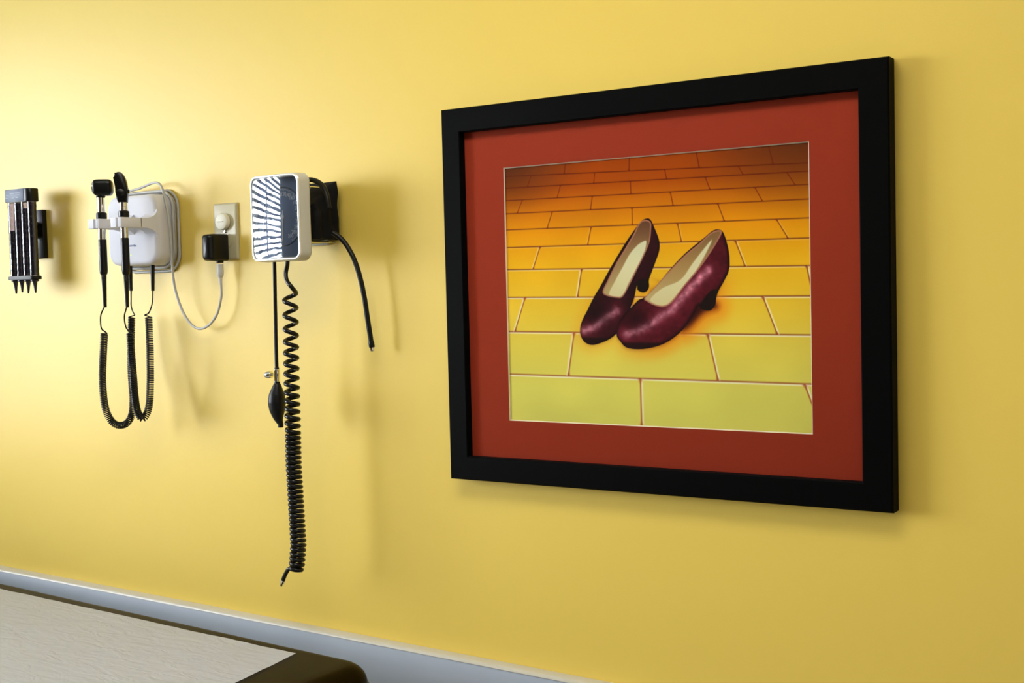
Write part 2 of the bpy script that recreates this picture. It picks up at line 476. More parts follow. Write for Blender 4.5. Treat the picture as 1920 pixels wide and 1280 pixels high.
def vnoise(U, V, f, seed):
    rng = np.random.default_rng(seed); g = rng.random((130, 130))
    x = (U*f) % 128; y = (V*f) % 128
    i = x.astype(int); j = y.astype(int); fx = x-i; fy = y-j
    fx = fx*fx*(3-2*fx); fy = fy*fy*(3-2*fy)
    return (g[j, i]*(1-fx)+g[j, i+1]*fx)*(1-fy)+(g[j+1, i]*(1-fx)+g[j+1, i+1]*fx)*fy

SHOE_L = [(.4949,.2302),(.5109,.233),(.5244,.2641),(.5395,.3139),(.539,.3494),(.5266,.3889),(.5141,.4241),(.5037,.4551),(.5033,.4819),(.495,.4974),(.4809,.5015),(.4649,.4921),(.4631,.4763),(.4501,.5301),(.4246,.5931),(.3992,.6429),(.3739,.6702),(.3401,.6886),(.3062,.6979),(.2808,.6888),(.2662,.6656),(.2636,.6378),(.2714,.6054),(.2913,.5639),(.3133,.5182),(.3393,.4729),(.3652,.4234),(.3951,.3699),(.4289,.3126),(.458,.2692),(.4786,.2413)]
OPEN_L = [(.4928,.2363),(.5107,.2446),(.5115,.2723),(.5057,.3166),(.4848,.3693),(.464,.4134),(.4388,.4666),(.4135,.5135),(.3928,.5176),(.3618,.5101),(.3473,.496),(.3647,.4554),(.3947,.3926),(.4285,.3352),(.4578,.2827),(.4745,.2477)]
SOLE_L = [(.4969,.3126),(.4795,.3175),(.4653,.328),(.4404,.3583),(.4151,.407),(.3896,.4561),(.3681,.508),(.4115,.5135),(.4347,.4665),(.4641,.4089),(.489,.356)]
SHOE_R = [(.7248,.2824),(.7415,.292),(.754,.3336),(.7608,.3812),(.7584,.4285),(.743,.4668),(.7258,.5009),(.7179,.5267),(.7138,.5526),(.6966,.5719),(.6701,.565),(.6627,.5518),(.647,.5822),(.6272,.6171),(.5956,.6567),(.556,.6878),(.512,.7059),(.4636,.713),(.4229,.7065),(.4027,.6838),(.3906,.6611),(.3954,.6201),(.4166,.5839),(.4415,.5571),(.4663,.5304),(.4867,.5196),(.5232,.4824),(.5675,.426),(.6112,.3748),(.6463,.3413),(.6849,.3084),(.7078,.288)]
OPEN_R = [(.7285,.287),(.7359,.296),(.7186,.3318),(.6916,.3782),(.6605,.4249),(.6175,.4806),(.5778,.537),(.55,.5543),(.5223,.5494),(.4985,.5355),(.4886,.5219),(.5232,.4824),(.5715,.4262),(.6228,.3709),(.6656,.3335),(.704,.2964)]
SOLE_R = [(.7075,.3183),(.6645,.412),(.6175,.4806),(.5739,.5347),(.55,.5499),(.5223,.5449),(.5066,.5267),(.547,.4875),(.6062,.4582),(.6495,.3939)]
HEEL_L = [(.4674,.4584),(.5037,.4551),(.5033,.4819),(.495,.4974),(.4809,.5015),(.4649,.4921)]
HEEL_R = [(.7013,.5003),(.7258,.5009),(.7179,.5267),(.7138,.5526),(.6966,.5719),(.6701,.565),(.6646,.5518)]
SHADE = [(.5039,.4417),(.5314,.4693),(.5068,.5133),(.6,.6515),(.6813,.587),(.7231,.5658),(.7159,.5353),(.6633,.5081)]
ROWS = [(.052, .038), (.089, .02), (.136, .016), (.187, .014), (.251, .014), (.320, .013), (.411, .02), (.518, .014), (.653, .012), (.822, .012)]
JOINTS = [[(.2275,.2191),(.4468,.4438),(.6598,.6718),(.8787,.8956)],[(.0993,.0836),(.3266,.3227),(.5616,.5673),(.7914,.8068)],[(.2055,.1919),(.4479,.4489),(.6899,.7042),(.9347,.9589)],[(.0649,.0434),(.3169,.3095),(.5782,.5867),(.8404,.8625)],[(.1737,.1528),(.4513,.4512),(.7271,.7469)],[(.3109,.2965),(.5996,.6116),(.9024,.9363)],[(.1261,.0974),(.45,.447),(.7787,.8079)],[(.2741,.2572),(.62,.63),(.9879,1.0044)],[(.0661,.0242),(.45,.44),(.8586,.9007)],[(.2422,.2181),(.6886,.7191)],[(.4682,.4696),(.9767,1.03)]]

def draw_print(nu, nv):
    u = (np.arange(nu))/(nu-1); v = (np.arange(nv))/(nv-1)
    U, V = np.meshgrid(u, v)
    C = ramp(V, [(0, (152, 60, 0)), (.09, (160, 70, 0)), (.16, (188, 103, 0)), (.27, (217, 145, 3)), (.40, (224, 171, 20)), (.55, (222, 184, 42)), (.70, (218, 196, 66)), (.86, (212, 201, 80)), (1, (207, 197, 80))])
    # printed darkening in the two upper corners
    for cx, rr, k in ((0.0, .34, .75), (1.0, .46, .62)):
        d = np.hypot((U-cx)*1.0, (V+0.03)*1.35)
        C = mixc(C, (66, 34, 14), k*(1-sstep(0.0, rr, d)))
    tw = vnoise(U, V, 9, 1)-.5
    C = C*(1+0.05*tw[..., None])
    def line(U, V, d, w, dark, white, a):
        nonlocal C
        C = mixc(C, white, a*np.exp(-((d-w*1.3)/(w*1.0))**2)*.8)
        C = mixc(C, dark, np.exp(-(d/(w*.85))**2)*.95)
    def level(k): return ROWS[k][0] - ROWS[k][1]*0.5*(1-2*U)*-1*-1*-1 if False else ROWS[k][0] + ROWS[k][1]*(U-.5)
    for k in range(len(ROWS)):
        t = ROWS[k][0]; w = .0021+.0018*t; wt = float(sstep(.2, .55, np.array(t)))
        dark = np.array((84, 20, 0))*(1-t)+np.array((170, 105, 50))*t
        line(U, V, V-level(k), w, dark, (243, 236, 196), wt)
    for k, js in enumerate(JOINTS):
        v0 = level(k-1) if k > 0 else 0*U-.02
        v1 = level(k) if k < len(ROWS) else 0*U+1.0
        t0 = ROWS[k][0] if k < len(ROWS) else .95
        w = .0022+.0016*t0; wt = float(sstep(.2, .55, np.array(t0)))
        m = (V >= v0) & (V <= v1); f = (V-v0)/(v1-v0)
        for xa, xb in js:
            x = xa+(xb-xa)*f; d = (U-x)*ASP
            s = 1.0 if xb < xa else -1.0
            flare = w*(1+1.8*np.exp(-(f/.07)**2)+1.2*np.exp(-((1-f)/.07)**2))
            C = np.where(m[..., None], mixc(C, (244, 236, 198), wt*np.exp(-((s*d+w*1.5)/(w*1.1))**2)*.75), C)
            C = np.where(m[..., None], mixc(C, np.array((95, 24, 0))*(1-t0)+np.array((165, 80, 30))*t0, np.exp(-(d/(flare*.8))**2)*.92), C)
    # printed shadow on the tiles
    sl, sr = sdf(U, V, SHOE_L), sdf(U, V, SHOE_R)
    sh = np.minimum(sdf(U, V, SHADE), np.minimum(sdf(U, V-.008, SHOE_L)+.012, sdf(U-.0, V-.008, SHOE_R)+.008))
    warm = 1-sstep(-.02, .075, sh); deep = 1-sstep(-.03, .02, sh)
    right = sstep(.40, .60, U)*.6+.4
    below = sstep(.42, .55, V)
    C = mixc(C, (226, 128, 10), .85*warm*below*right)
    C = mixc(C, (120, 42, 8), .9*deep*below)
    C = mixc(C, (45, 14, 8), .95*(1-sstep(-.03, .002, sh))*below)
    n1, n2 = vnoise(U, V, 60, 5), vnoise(U, V, 120, 6)
    tex = (n1*.6+n2*.4-.5)
    HI_L = [(.2773,.6425),(.3115,.6311),(.3414,.606),(.3626,.5878),(.392,.5699)]
    HI_R = [(.4237,.6565),(.4646,.6431),(.5053,.6208),(.5416,.5898),(.5773,.568),(.6091,.5244),(.6445,.4813),(.6678,.4558),(.6947,.4262)]
    for (S, O, I, H, hi, sd, base, side) in ((SHOE_L, OPEN_L, SOLE_L, HEEL_L, HI_L, sl, (46, 12, 18), 0), (SHOE_R, OPEN_R, SOLE_R, HEEL_R, HI_R, sr, (74, 17, 27), 1)):
        a = 1-sstep(-.0012, .0012, sd)
        body = np.ones(U.shape+(3,))*np.array(base)
        body = mixc(body, (28, 9, 14), 1-sstep(0, .016, -sd))
        hd = seg_dist(U, V, hi, False)
        body = mixc(body, (128, 38, 58), .5*np.exp(-(hd/.040)**2))
        tt = sstep(.25, .45, U) if not side else 1-sstep(.45, .72, U)*.35
        body = mixc(body, (212, 140, 160), (.85 if side else .9)*np.exp(-(hd/.014)**2)*(.85+.7*tex.clip(-.4, .4)))
        if side:   # darker toe cap and inner flank
            body = mixc(body, (34, 10, 15), .8*np.exp(-(((U-.455)/.045)**2+((V-.60)/.045)**2)))
        else:
            body = mixc(body, (30, 10, 14), .85*np.exp(-(((U-.325)/.05)**2+((V-.575)/.05)**2)))
            body = mixc(body, (36, 12, 18), .7*sstep(.40, .44, U)*sstep(.33, .5, V))
        body = mixc(body, (26, 12, 14), .85*sstep(.008, -.004, sd*0+(.0)+(-(V-(.672 if not side else .69)))))
        body = body*(1+.35*tex[..., None])
        hh = sdf(U, V, H); body = mixc(body, (22, 16, 12), .9*(1-sstep(-.004, .004, hh)))
        od = sdf(U, V, O)
        lining = ramp(V, [(.23, (92, 58, 40)), (.34, (140, 108, 70)), (.5, (178, 156, 106))]) if not side else ramp(V, [(.28, (120, 90, 58)), (.40, (160, 128, 78)), (.55, (192, 172, 122))])
        body = mixc(body, (168, 112, 90), (1-sstep(.0005, .004, od)))
        oa = 1-sstep(-.004, -.001, od); body = body*(1-oa[..., None])+lining*oa[..., None]
        idd = sdf(U, V, I); ia = (1-sstep(-.003, .003, idd))*oa
        insole = ramp(V, [(.3, (206, 208, 172)), (.42, (214, 210, 168)), (.56, (205, 196, 146))])
        body = body*(1-ia[..., None])+insole*ia[..., None]
        C = C*(1-a[..., None])+body*a[..., None]
    shoe = 1-sstep(-.0012, .0012, np.minimum(sl, sr))
    return np.clip(C, 0, 255), shoe
NU, NV = 690, 556
C, SHOE = draw_print(NU, NV); C = C/255.0
LIN = np.where(C <= .04045, C/12.92, ((C+.055)/1.055)**2.4)
PRINT_GAIN = np.array((1.27, 1.34, 1.9))
LIN = np.clip(LIN*(PRINT_GAIN*(1-SHOE[..., None]) + np.array((1.25, 1.25, 1.2))*SHOE[..., None]), 0, .98)
me = bpy.data.meshes.new('photo_print')
gx, gz = np.meshgrid(np.linspace(px0-.0006, px1+.0006, NU), np.linspace(pz1+.0006, pz0-.0006, NV))
co = np.stack([gx, np.full(gx.shape, -0.0112), gz - (FZ-FH/2)], -1).reshape(-1, 3).astype(np.float32)
me.vertices.add(NU*NV); me.vertices.foreach_set('co', co.ravel())
ii = (np.arange(NV-1)[:, None]*NU+np.arange(NU-1)[None, :]).ravel()
quads = np.stack([ii, ii+NU, ii+NU+1, ii+1], -1).astype(np.int32)
nq = len(quads)
me.loops.add(nq*4); me.loops.foreach_set('vertex_index', quads.ravel())
me.polygons.add(nq); me.polygons.foreach_set('loop_start', np.arange(0, nq*4, 4, dtype=np.int32)); me.polygons.foreach_set('loop_total', np.full(nq, 4, dtype=np.int32))
me.update(calc_edges=True)
attr = me.color_attributes.new('ink', 'FLOAT_COLOR', 'POINT')
attr.data.foreach_set('color', np.concatenate([LIN.reshape(-1, 3), np.ones((NU*NV, 1))], 1).astype(np.float32).ravel())
m, nt, bs = new_mat('printed_ink')
vc = nt.nodes.new('ShaderNodeVertexColor'); vc.layer_name = 'ink'
nt.links.new(vc.outputs['Color'], bs.inputs['Base Color']); bs.inputs['Roughness'].default_value = 0.7; bs.inputs['Specular IOR Level'].default_value = 0.1
me.materials.append(m)
pr = bpy.data.objects.new('photo_print', me); col.objects.link(pr); pr.parent = pf

# ------------------------------------------------------------------ wall outlet with cap and adapter
oc = (at(401, 382, -0.004) + at(447, 486, -0.004)) / 2
OX, OZ = oc.x, oc.z
outlet = empty('wall_outlet', (OX, 0, OZ - 0.057), 'ivory rectangular wall outlet plate behind the black power adapter', 'outlet')
bm = bmesh.new(); pw, ph = 0.0665, 0.1140
loft(bm, [rr_sec(OX, OZ, pw, ph, .003, -.0002), rr_sec(OX, OZ, pw, ph, .003, -.003), rr_sec(OX, OZ, pw-.004, ph-.004, .003, -.0055), rr_sec(OX, OZ, pw-.008, ph-.008, .003, -.0062)])
obj('cover_plate', bm, M['ivory'], outlet)
for s in (1, -1):
    bm = bmesh.new(); zc = OZ + s*.0195
    ring = []
    for i in range(32):
        t = 2*PI*i/32; ring.append((OX + .0172*math.cos(t), zc + max(-.0142, min(.0142, .0172*math.sin(t)))))
    loft(bm, [[Vector((x, -.0055, z)) for x, z in ring], [Vector((x, -.0078, z)) for x, z in ring]])
    obj('receptacle', bm, M['ivory'], outlet)
bm = bmesh.new(); lathe(bm, [(.0042, 0), (.0042, .0012), (.003, .0024), (0, .0028)], (OX, -.006, OZ), 16, Matrix.Rotation(PI/2, 3, 'X')); obj('screw', bm, M['chrome'], outlet)

cz = at(417, 415, -.016)
cap = empty('outlet_cap', (OX - .001, -.008, OZ + .0195), 'round white safety cap plugged into the upper socket of the ivory outlet', 'outlet cap')
bm = bmesh.new()
lathe(bm, [(.0172, .0003), (.0172, .0060), (.0160, .0084), (.012, .0096), (0, .0100)], (OX - .001, -.008, OZ + .0195), 40, Matrix.Rotation(PI/2, 3, 'X'))
obj('cap_disc', bm, M['cap_white'], cap)
bm = bmesh.new(); rbox(bm, (OX - .001, -.0186, OZ + .0195), (.016, .0016, .0022), .0007); obj('pull_tab', bm, M['cap_white'], cap)

at1, at2 = at(427, 437, -.012), at(425, 488, -.012)
AXR = at(426.5, 460, -.012).x; AXL = AXR - .029
az1, az0 = at(404, 438.5, -.035).z, at(404, 489, -.035).z
adapter = empty('power_adapter', ((AXL+AXR)/2, -.008, az0), 'black box shaped power adapter plugged into the lower socket', 'adapter')
bm = bmesh.new(); aw, ah, ax, azc = AXR-AXL, az1-az0, (AXL+AXR)/2, (az0+az1)/2
loft(bm, [rr_sec(ax, azc, aw-.002, ah-.002, .004, -.0085), rr_sec(ax, azc, aw, ah, .004, -.010), rr_sec(ax, azc, aw, ah, .005, -.044), rr_sec(ax, azc, aw-.003, ah-.002, .006, -.052), rr_sec(ax, azc, aw-.010, ah-.006, .006, -.057), rr_sec(ax, azc, aw-.018, ah-.012, .005, -.059)])
obj('housing', bm, M['black_plastic'], adapter)
bm = bmesh.new(); cx = at(411, 492, -.024)
lathe(bm, [(.0075, 0), (.0075, -.004), (.006, -.0055)], (ax + .004, -.024, az0 + .0012), 20); obj('cord_socket', bm, M['black_plastic'], adapter)

# ------------------------------------------------------------------ diagnostic wall unit
FY = -.058
XR, XL = at(293, 430, FY).x, at(201, 430, FY).x
XRw = at(331, 430, 0).x
ZT, ZB = at(248, 366, FY).z, at(248, 497, FY).z
UW, UH, UX, UZ = XR - XL, ZT - ZB, (XR+XL)/2, (ZT+ZB)/2
unit = empty('wall_transformer', (UX, 0, ZB), 'white rounded diagnostic charger unit on the wall with two cradle arms', 'medical charger')
bm = bmesh.new(); wd = XRw - XR
def usec(g, y, r): return rr_sec(UX + wd*0.5*g, UZ, UW + wd*g - 0*y, UH + .004*g, r, y, 8)
loft(bm, [usec(1, -.0005, .024), usec(1, -.006, .026), usec(.75, -.02, .027), usec(.35, -.036, .027), usec(.1, -.048, .026),
          rr_sec(UX, UZ, UW-.003, UH-.003, .025, FY+.004, 8), rr_sec(UX, UZ, UW-.009, UH-.009, .024, FY+.0008, 8), rr_sec(UX, UZ, UW-.018, UH-.018, .022, FY, 8)])
obj('housing', bm, M['white_plastic'], unit, angle=50)
HY = -.126
hB = at(233.2, 430, HY); hA = at(191.3, 430, HY)
az = (at(180, 421, HY).z)
def cradle(hx, name='cradle_arm'):
    bm = bmesh.new(); hw, fr, rh = .0172, -.0215, .0092
    sx, sw = .004, .0034
    poly = [(-hw, .03), (-hw, fr+.004), (-hw+.0012, fr+.0012), (-hw+.004, fr), (sx-sw, fr)]
    a0 = math.atan2(-math.sqrt(rh*rh-(sx-sw)**2), sx-sw); a1 = math.atan2(-math.sqrt(rh*rh-(sx+sw)**2), sx+sw)
    n = 24
    for i in range(n+1):
        a = a0 - (2*PI-(a1-a0))*i/n
        poly.append((rh*math.cos(a), rh*math.sin(a)))
    poly += [(sx+sw, fr), (hw-.004, fr), (hw-.0012, fr+.0012), (hw, fr+.004), (hw, .03)]
    prism(bm, poly, -.0098, .0098, .0012, Matrix.Translation((hx, HY, az)))
    # beam flaring into the housing
    ys, y = [], HY+.0298
    secs = []
    for t in (0, .3, .55, .72, .85, .94, 1.0):
        yy = (HY+.0285) + (FY+.003-(HY+.0285))*t
        g = 1-math.sqrt(max(0, 1-(max(0, t-.25)/.75)**2))
        hz = .0098 + .019*g
        x0, x1 = hx-hw, hx+hw
        secs.append([Vector((x0, yy, az-hz)), Vector((x1, yy, az-hz)), Vector((x1, yy, az+hz)), Vector((x0, yy, az+hz))])
    loft(bm, secs)
    return obj(name, bm, M['white_plastic'], unit, angle=40)
cradle(hA.x); cradle(hB.x)
lt = at(256, 460, FY)
bm = text_bm('WelchAllyn', .0062, Matrix.Translation((lt.x, FY-.0002, lt.z)) @ STAND, .0002, 'RIGHT')
obj('logo_lettering', bm, M['logo_blue'], unit, smooth=False)
lp = at(245.5, 478, FY); bm = bmesh.new(); lathe(bm, [(.0019, 0), (.0016, .0007), (0, .0011)], (lp.x, FY+.0001, lp.z), 12, Matrix.Rotation(PI/2, 3, 'X')); obj('status_light', bm, M['led'], unit)

def handle(root, hx, hy, v_u, P):
    z = lambda v: at(v_u, v, hy).z
    c = (hx, hy, 0)
    bm = bmesh.new(); lathe(bm, [(.0074, z(P['neck'][1])), (.0078, z(P['neck'][1])+.001), (.0078, z((P['neck'][0]+P['neck'][1])/2)-.0008), (.0070, z((P['neck'][0]+P['neck'][1])/2)), (.0078, z((P['neck'][0]+P['neck'][1])/2)+.0008), (.0078, z(P['neck'][0])), (.0068, z(P['neck'][0])+.001)], c, 28)
    obj('neck', bm, M['chrome'], root)
    bm = bmesh.new(); k0, k1 = z(P['collar'][1]), z(P['collar'][0])
    k0 = max(k0, az + .0101)
    lathe(bm, [(.0085, k0), (.0105, k0+.001), (.0108, k0+.004), (.0108, k1-.0015), (.009, k1)], c, 28)
    obj('collar', bm, M['black_plastic'], root)
    bm = bmesh.new(); lathe(bm, [(.0078, z(P['chrome'])), (.0080, z(P['chrome'])+.001), (.0080, k0), (.0076, k0+.0005)], c, 28)
    obj('shaft', bm, M['chrome'], root)
    bm = bmesh.new(); g1, g0 = z(P['chrome']), z(P['grip'])
    lathe(bm, [(.0060, g0), (.0074, g0+.002), (.0082, g0+.008), (.0084, (g0+g1)/2), (.0081, g1-.002), (.0075, g1+.0003)], c, 28)
    obj('grip', bm, M['black_plastic'], root)
    bm = bmesh.new(); b1, b0 = g0+.001, z(P['boot']); n = 22; prof = []
    for i in range(n+1):
        t = i/n; r = .0056*(1-t)+.0036*t
        prof += [(r, b1+(b0-b1)*t), (r*.9, b1+(b0-b1)*(t+.45/n))]
    lathe(bm, prof, c, 16); obj('cord_boot', bm, M['black_rubber'], root)
    return Vector((hx, hy, b0))

oto = empty('otoscope', (hA.x, HY, at(191, 575, HY).z), 'black and chrome otoscope with boxy head in the left cradle arm', 'otoscope')
end_a = handle(oto, hA.x, HY, 191, dict(neck=(369, 398.5), collar=(398.5, 413), chrome=449, grip=515, boot=575))
zz = lambda v: at(191, v, HY).z
ht, hb = zz(337.5), zz(366.5); hc = at(193, 352, HY)
bm = bmesh.new(); R43 = Matrix.Rotation(math.radians(43), 3, 'Z')
vs = rbox(bm, (0, 0, 0), (.037, .032, ht-hb), .006, 3)
bmesh.ops.subdivide_edges(bm, edges=[e for e in bm.edges if e.calc_length() > .01], cuts=4, use_grid_fill=True)
for v in bm.verts:
    x, y, z_ = v.co; h2 = (ht-hb)/2
    k = 1 + .05*(1-(z_/h2)**2) - .04*(z_ < 0)*(z_/h2)**2
    v.co = Vector((x*k, y*k, z_*(1+.06*(1-(x/.0185)**2)*(1-(y/.016)**2))))
    v.co = R43 @ v.co + Vector((hc.x, HY, (ht+hb)/2))
obj('head', bm, M['black_plastic'], oto, angle=50)
bm = bmesh.new(); lathe(bm, [(.0078, zz(371)), (.0092, zz(368.5)), (.0092, hb+.001)], (hA.x, HY, 0), 24); obj('head_base', bm, M['black_plastic'], oto)
d43 = R43 @ Vector((-1, 0, 0))
bm = bmesh.new(); ax3 = Matrix(((d43.y, 0, d43.x), (-d43.x, 0, d43.y), (0, 1, 0))).to_3x3()
lathe(bm, [(.0105, .0178), (.0118, .0186), (.0118, .0206), (.010, .0212), (.0088, .0200)], (hc.x, HY, (ht+hb)/2), 24, ax3); obj('eyepiece_rim', bm, M['chrome'], oto)

oph = empty('ophthalmoscope', (hB.x, HY, at(233, 575, HY).z), 'black and chrome ophthalmoscope with tall curved head in the right cradle arm', 'ophthalmoscope')
end_b = handle(oph, hB.x, HY, 233, dict(neck=(379.5, 395), collar=(395, 408.5), chrome=446, grip=515, boot=575))
# profile of the head in the vertical plane turned 43 degrees
mm = .00112
def pxo(u, v): return ((u-232.5)*mm, at(233, v, HY).z)
prof = [pxo(*p) for p in ((224.5, 379.5), (222, 373), (220.8, 362), (220.3, 350), (220.3, 332), (219.6, 331), (219, 328.5), (219.6, 327), (222, 326.5), (223, 323.2), (226, 322), (230, 322.3), (234, 326), (237.5, 333), (240, 342), (241, 352), (240.8, 366), (239.8, 379.5))]
bm = bmesh.new(); Mh = Matrix.Translation((hB.x, HY, 0)) @ Matrix.Rotation(math.radians(43), 4, 'Z') @ Matrix(((1, 0, 0, 0), (0, 0, -1, 0), (0, 1, 0, 0), (0, 0, 0, 1)))
prism(bm, prof, -.0115, .0115, .003, Mh); obj('head', bm, M['black_plastic'], oph, angle=40)
bm = bmesh.new(); q = pxo(241.5, 358.5); kx = Mh @ Vector((q[0], q[1], 0))
lathe(bm, [(.0032, -.002), (.0036, -.001), (.0036, .0015), (.0028, .0026), (0, .0028)], kx, 14, (Matrix.Rotation(math.radians(43), 3, 'Z') @ Matrix.Rotation(PI/2, 3, 'Y'))); obj('aperture_knob', bm, M['black_plastic'], oph)
bm = bmesh.new(); q = pxo(229.5, 362); kx = Mh @ Vector((q[0], q[1], .0112))
lathe(bm, [(.0082, 0), (.0086, .0006), (.0086, .0022), (.0074, .0030), (0, .0030)], kx, 24, (Matrix.Rotation(math.radians(43), 3, 'Z') @ Matrix.Rotation(PI/2, 3, 'X'))); obj('lens_dial', bm, M['black_plastic'], oph)

def coil_cord(root, start, pre, strand, post, boot_top, boot_bot):
    bm = bmesh.new()
    S = spline([at(*p) for p in strand], 14)
    H = coil_path(S, .0065, .0037, 12)
    A = spline([start + Vector((0, 0, .003))] + [at(*p) for p in pre], 8)
    B = spline([at(*p) for p in post], 8)
    pts = A + H[2:-2] + B + [boot_bot]
    tube(bm, pts, .0015, 6); obj('coiled_cord', bm, M['black_cord'], root, angle=60)
    bm = bmesh.new()
    tube(bm, spline([boot_bot + Vector((0, 0, -.0)), (boot_bot+boot_top)/2, boot_top], 8), [.0036 + .0012*i/16 for i in range(17)], 12); obj('plug_boot', bm, M['black_rubber'], root)
BY = -.036
coil_cord(oto, end_a,
    [(189.2, 590, -.125), (188.8, 608, -.124), (191, 617, -.122), (196, 621, -.12)],
    [(195.5, 624, -.118), (193.5, 666, -.116), (192, 706, -.113), (194.5, 746, -.108), (200, 772, -.102), (210, 790, -.094), (223, 797, -.086), (238, 793, -.078), (247.5, 776, -.07), (249.5, 746, -.062), (246.5, 706, -.054), (245.5, 660, -.047), (247, 594, -.042)],
    [(253, 590.5, -.041), (249, 584, -.04), (246, 574, -.038), (245.8, 558, -.037)], at(243.7, 494, BY), at(245.7, 545, BY))
coil_cord(oph, end_b,
    [(233.5, 590, -.125), (234, 604, -.124), (236.5, 614, -.122), (241, 620, -.12)],
    [(244, 624, -.118), (246.5, 666, -.116), (249.5, 700, -.113), (252.5, 740, -.105), (257.5, 770, -.095), (267, 784, -.085), (277.5, 769, -.073), (281.5, 734, -.062), (281.5, 666, -.05), (278.5, 594, -.042)],
    [(271, 590.5, -.041), (279, 586, -.04), (284.5, 572, -.038), (286.4, 558, -.037)], at(286, 494, BY), at(286.5, 545, BY))

# pale cord wound round the unit and run to the adapter
cordroot = empty('power_cable', (ax + .004, -.024, az0 - .035), 'pale grey cord wound round the white charger and hanging to the adapter', 'cord')
bm = bmesh.new()
def wrap(off, y, dx=0, dz=0):
    w, h = UW + wd + .004 + 2*off, UH + .006 + 2*off
    return [Vector((UX + wd*.5 + x + dx, y, UZ + z + dz)) for x, z in rrect(w, h, .036, 6)]
cr = .0029
def closed_tube(bm, pts, r, n=8):
    P = resample(spline(pts + [pts[0]], 3), .006)
    tube(bm, P, r, n)
w1 = wrap(.003, -.0085); w2 = wrap(.0045, -.0145, .001, .001); w3 = wrap(.009, -.0045, .001, -.002)
for w_ in (w1, w2, w3): closed_tube(bm, w_, cr)
tail = [(222, 366, -.02), (244, 358, -.02), (262, 353, -.02), (278, 346, -.022), (290, 342.5, -.024), (299, 345, -.026), (305, 356, -.028), (312, 385, -.031), (318, 420, -.033), (321, 460, -.033), (323, 500, -.03), (328, 540, -.027), (341, 580, -.025), (357, 606, -.024), (374, 616, -.024), (392, 609, -.024), (407, 588, -.024), (414.5, 558, -.024), (415.8, 530, -.024)]
tl = [at(*p) for p in tail]
plug_bot = Vector((ax + .0045, -.024, az0 - .043))
tube(bm, spline(tl[:-1] + [plug_bot + Vector((.0006, 0, -.012)), plug_bot], 8), cr*.92, 10)
obj('cable', bm, M['cord_grey'], cordroot, angle=60)
bm = bmesh.new(); px = ax + .004
lathe(bm, [(.0035, -.0445), (.0038, -.034), (.0062, -.031), (.0068, -.022), (.0064, -.010), (.0066, -.0062)], (px, -.024, az0), 18)
obj('plug', bm, M['plug_grey'], cordroot)

# ------------------------------------------------------------------ ear specula dispenser
DY = -.056
dc = at(43.5, 440, DY)
zt_, zc_, zb_ = at(43, 354.5, DY).z, at(43, 379, DY).z, at(43, 521, DY).z
disp = empty('specula_dispenser', (dc.x, 0, zb_), 'black four tube ear specula dispenser near the left edge of the wall', 'dispenser')
CW, CD = .094, .031
bm = bmesh.new()
plan = [(dc.x + x, DY + y) for x, y in rrect(CW, CD, .0125, 6)]
prism(bm, plan, zc_, zt_, .0018); obj('top_cap', bm, M['black_plastic'], disp)
bm = bmesh.new(); rbox(bm, (dc.x - .004, DY - CD/2 - .0004, (zt_+zc_)/2), (CW-.028, .0010, zt_-zc_-.004), .0004, 2); lab = obj('cap_label', bm, M['cap_navy'], disp)
bm = bmesh.new()
for (x, z, w) in ((-.026, .002, .010), (-.008, .0045, .014), (.014, .005, .016), (.014, .001, .014), (-.008, .001, .008), (-.030, -.0045, .008), (-.006, -.005, .010), (.012, -.005, .010)):
    rbox(bm, (dc.x - .004 + x*.9, DY - CD/2 - .0010, (zt_+zc_)/2 + z), (w, .0004, .0011))
obj('label_marks', bm, M['label_mark'], lab, smooth=False)
bm = bmesh.new(); prism(bm, [(dc.x + x, DY + y) for x, y in rrect(CW+.004, CD-.004, .012, 6)], zb_ - .004, zb_ + .004, .001); obj('bottom_collar', bm, M['black_rubber'], disp)
xs = [dc.x + (i-1.5)*.0232 for i in range(4)]
for i, x in enumerate(xs):
    bm = bmesh.new(); n = 60; prof = []
    for k in range(n+1):
        t = k/n; prof.append((  .0098 + .00040*math.sin(t*2*PI*12), zb_ + .003 + (zc_ - zb_ - .002)*t))
    lathe(bm, prof, (x, DY, 0), 28); obj('tube', bm, M['tube'], disp, angle=60)
bt, bb = at(81, 393, -.008).z, at(82, 484, -.008).z; bxr = at(82, 440, -.010).x
bm = bmesh.new(); rbox(bm, (bxr - .035, -.006, (bt+bb)/2), (.07, .0118, bt-bb), .001, 2)
rbox(bm, (bxr - .040, -.026, (bt+bb)/2 + .01), (.030, .040, .040), .001, 2)
obj('wall_bracket', bm, M['black_plastic'], disp)
# specula standing in the tubes, tips showing below
def speculum(x, top, label, dx, dz):
    o = empty('ear_speculum', (x, DY, top - .03), label, 'ear speculum', 'ear specula in the dispenser tubes')
    bm = bmesh.new(); zt2 = zb_ - .004
    A = Vector((x, DY, zt2)); B = Vector((x + dx, DY, zt2 - .031 + dz))
    tube(bm, [A, A.lerp(B, .12), A.lerp(B, .5), B], [.0078, .0056, .0036, .0019], 14)
    obj('cone', bm, M['specula_black'], o)
    bm = bmesh.new(); lathe(bm, [(.0085, zt2 - .0005), (.0092, zt2 - .001), (.0092, zt2 - .0035), (.0082, zt2 - .0045)], (x, DY, 0), 18); obj('rim', bm, M['specula_black'], o)
    bm = bmesh.new(); prof = []; n = 30; z0 = zb_ + .005; z1 = top
    for k in range(n+1):
        t = k/n; z = z0 + (z1-z0)*t
        prof += [(.0078, z), (.0086, z + (z1-z0)/n*.5)]
    lathe(bm, [(.001, z0)] + prof + [(.001, prof[-1][1]+.0002)], (x, DY, 0), 18); obj('stacked_cones', bm, M['specula_black'], o)
order = ('leftmost', 'second from left', 'third from left', 'rightmost')
fills = (.62, .97, .90, .97)
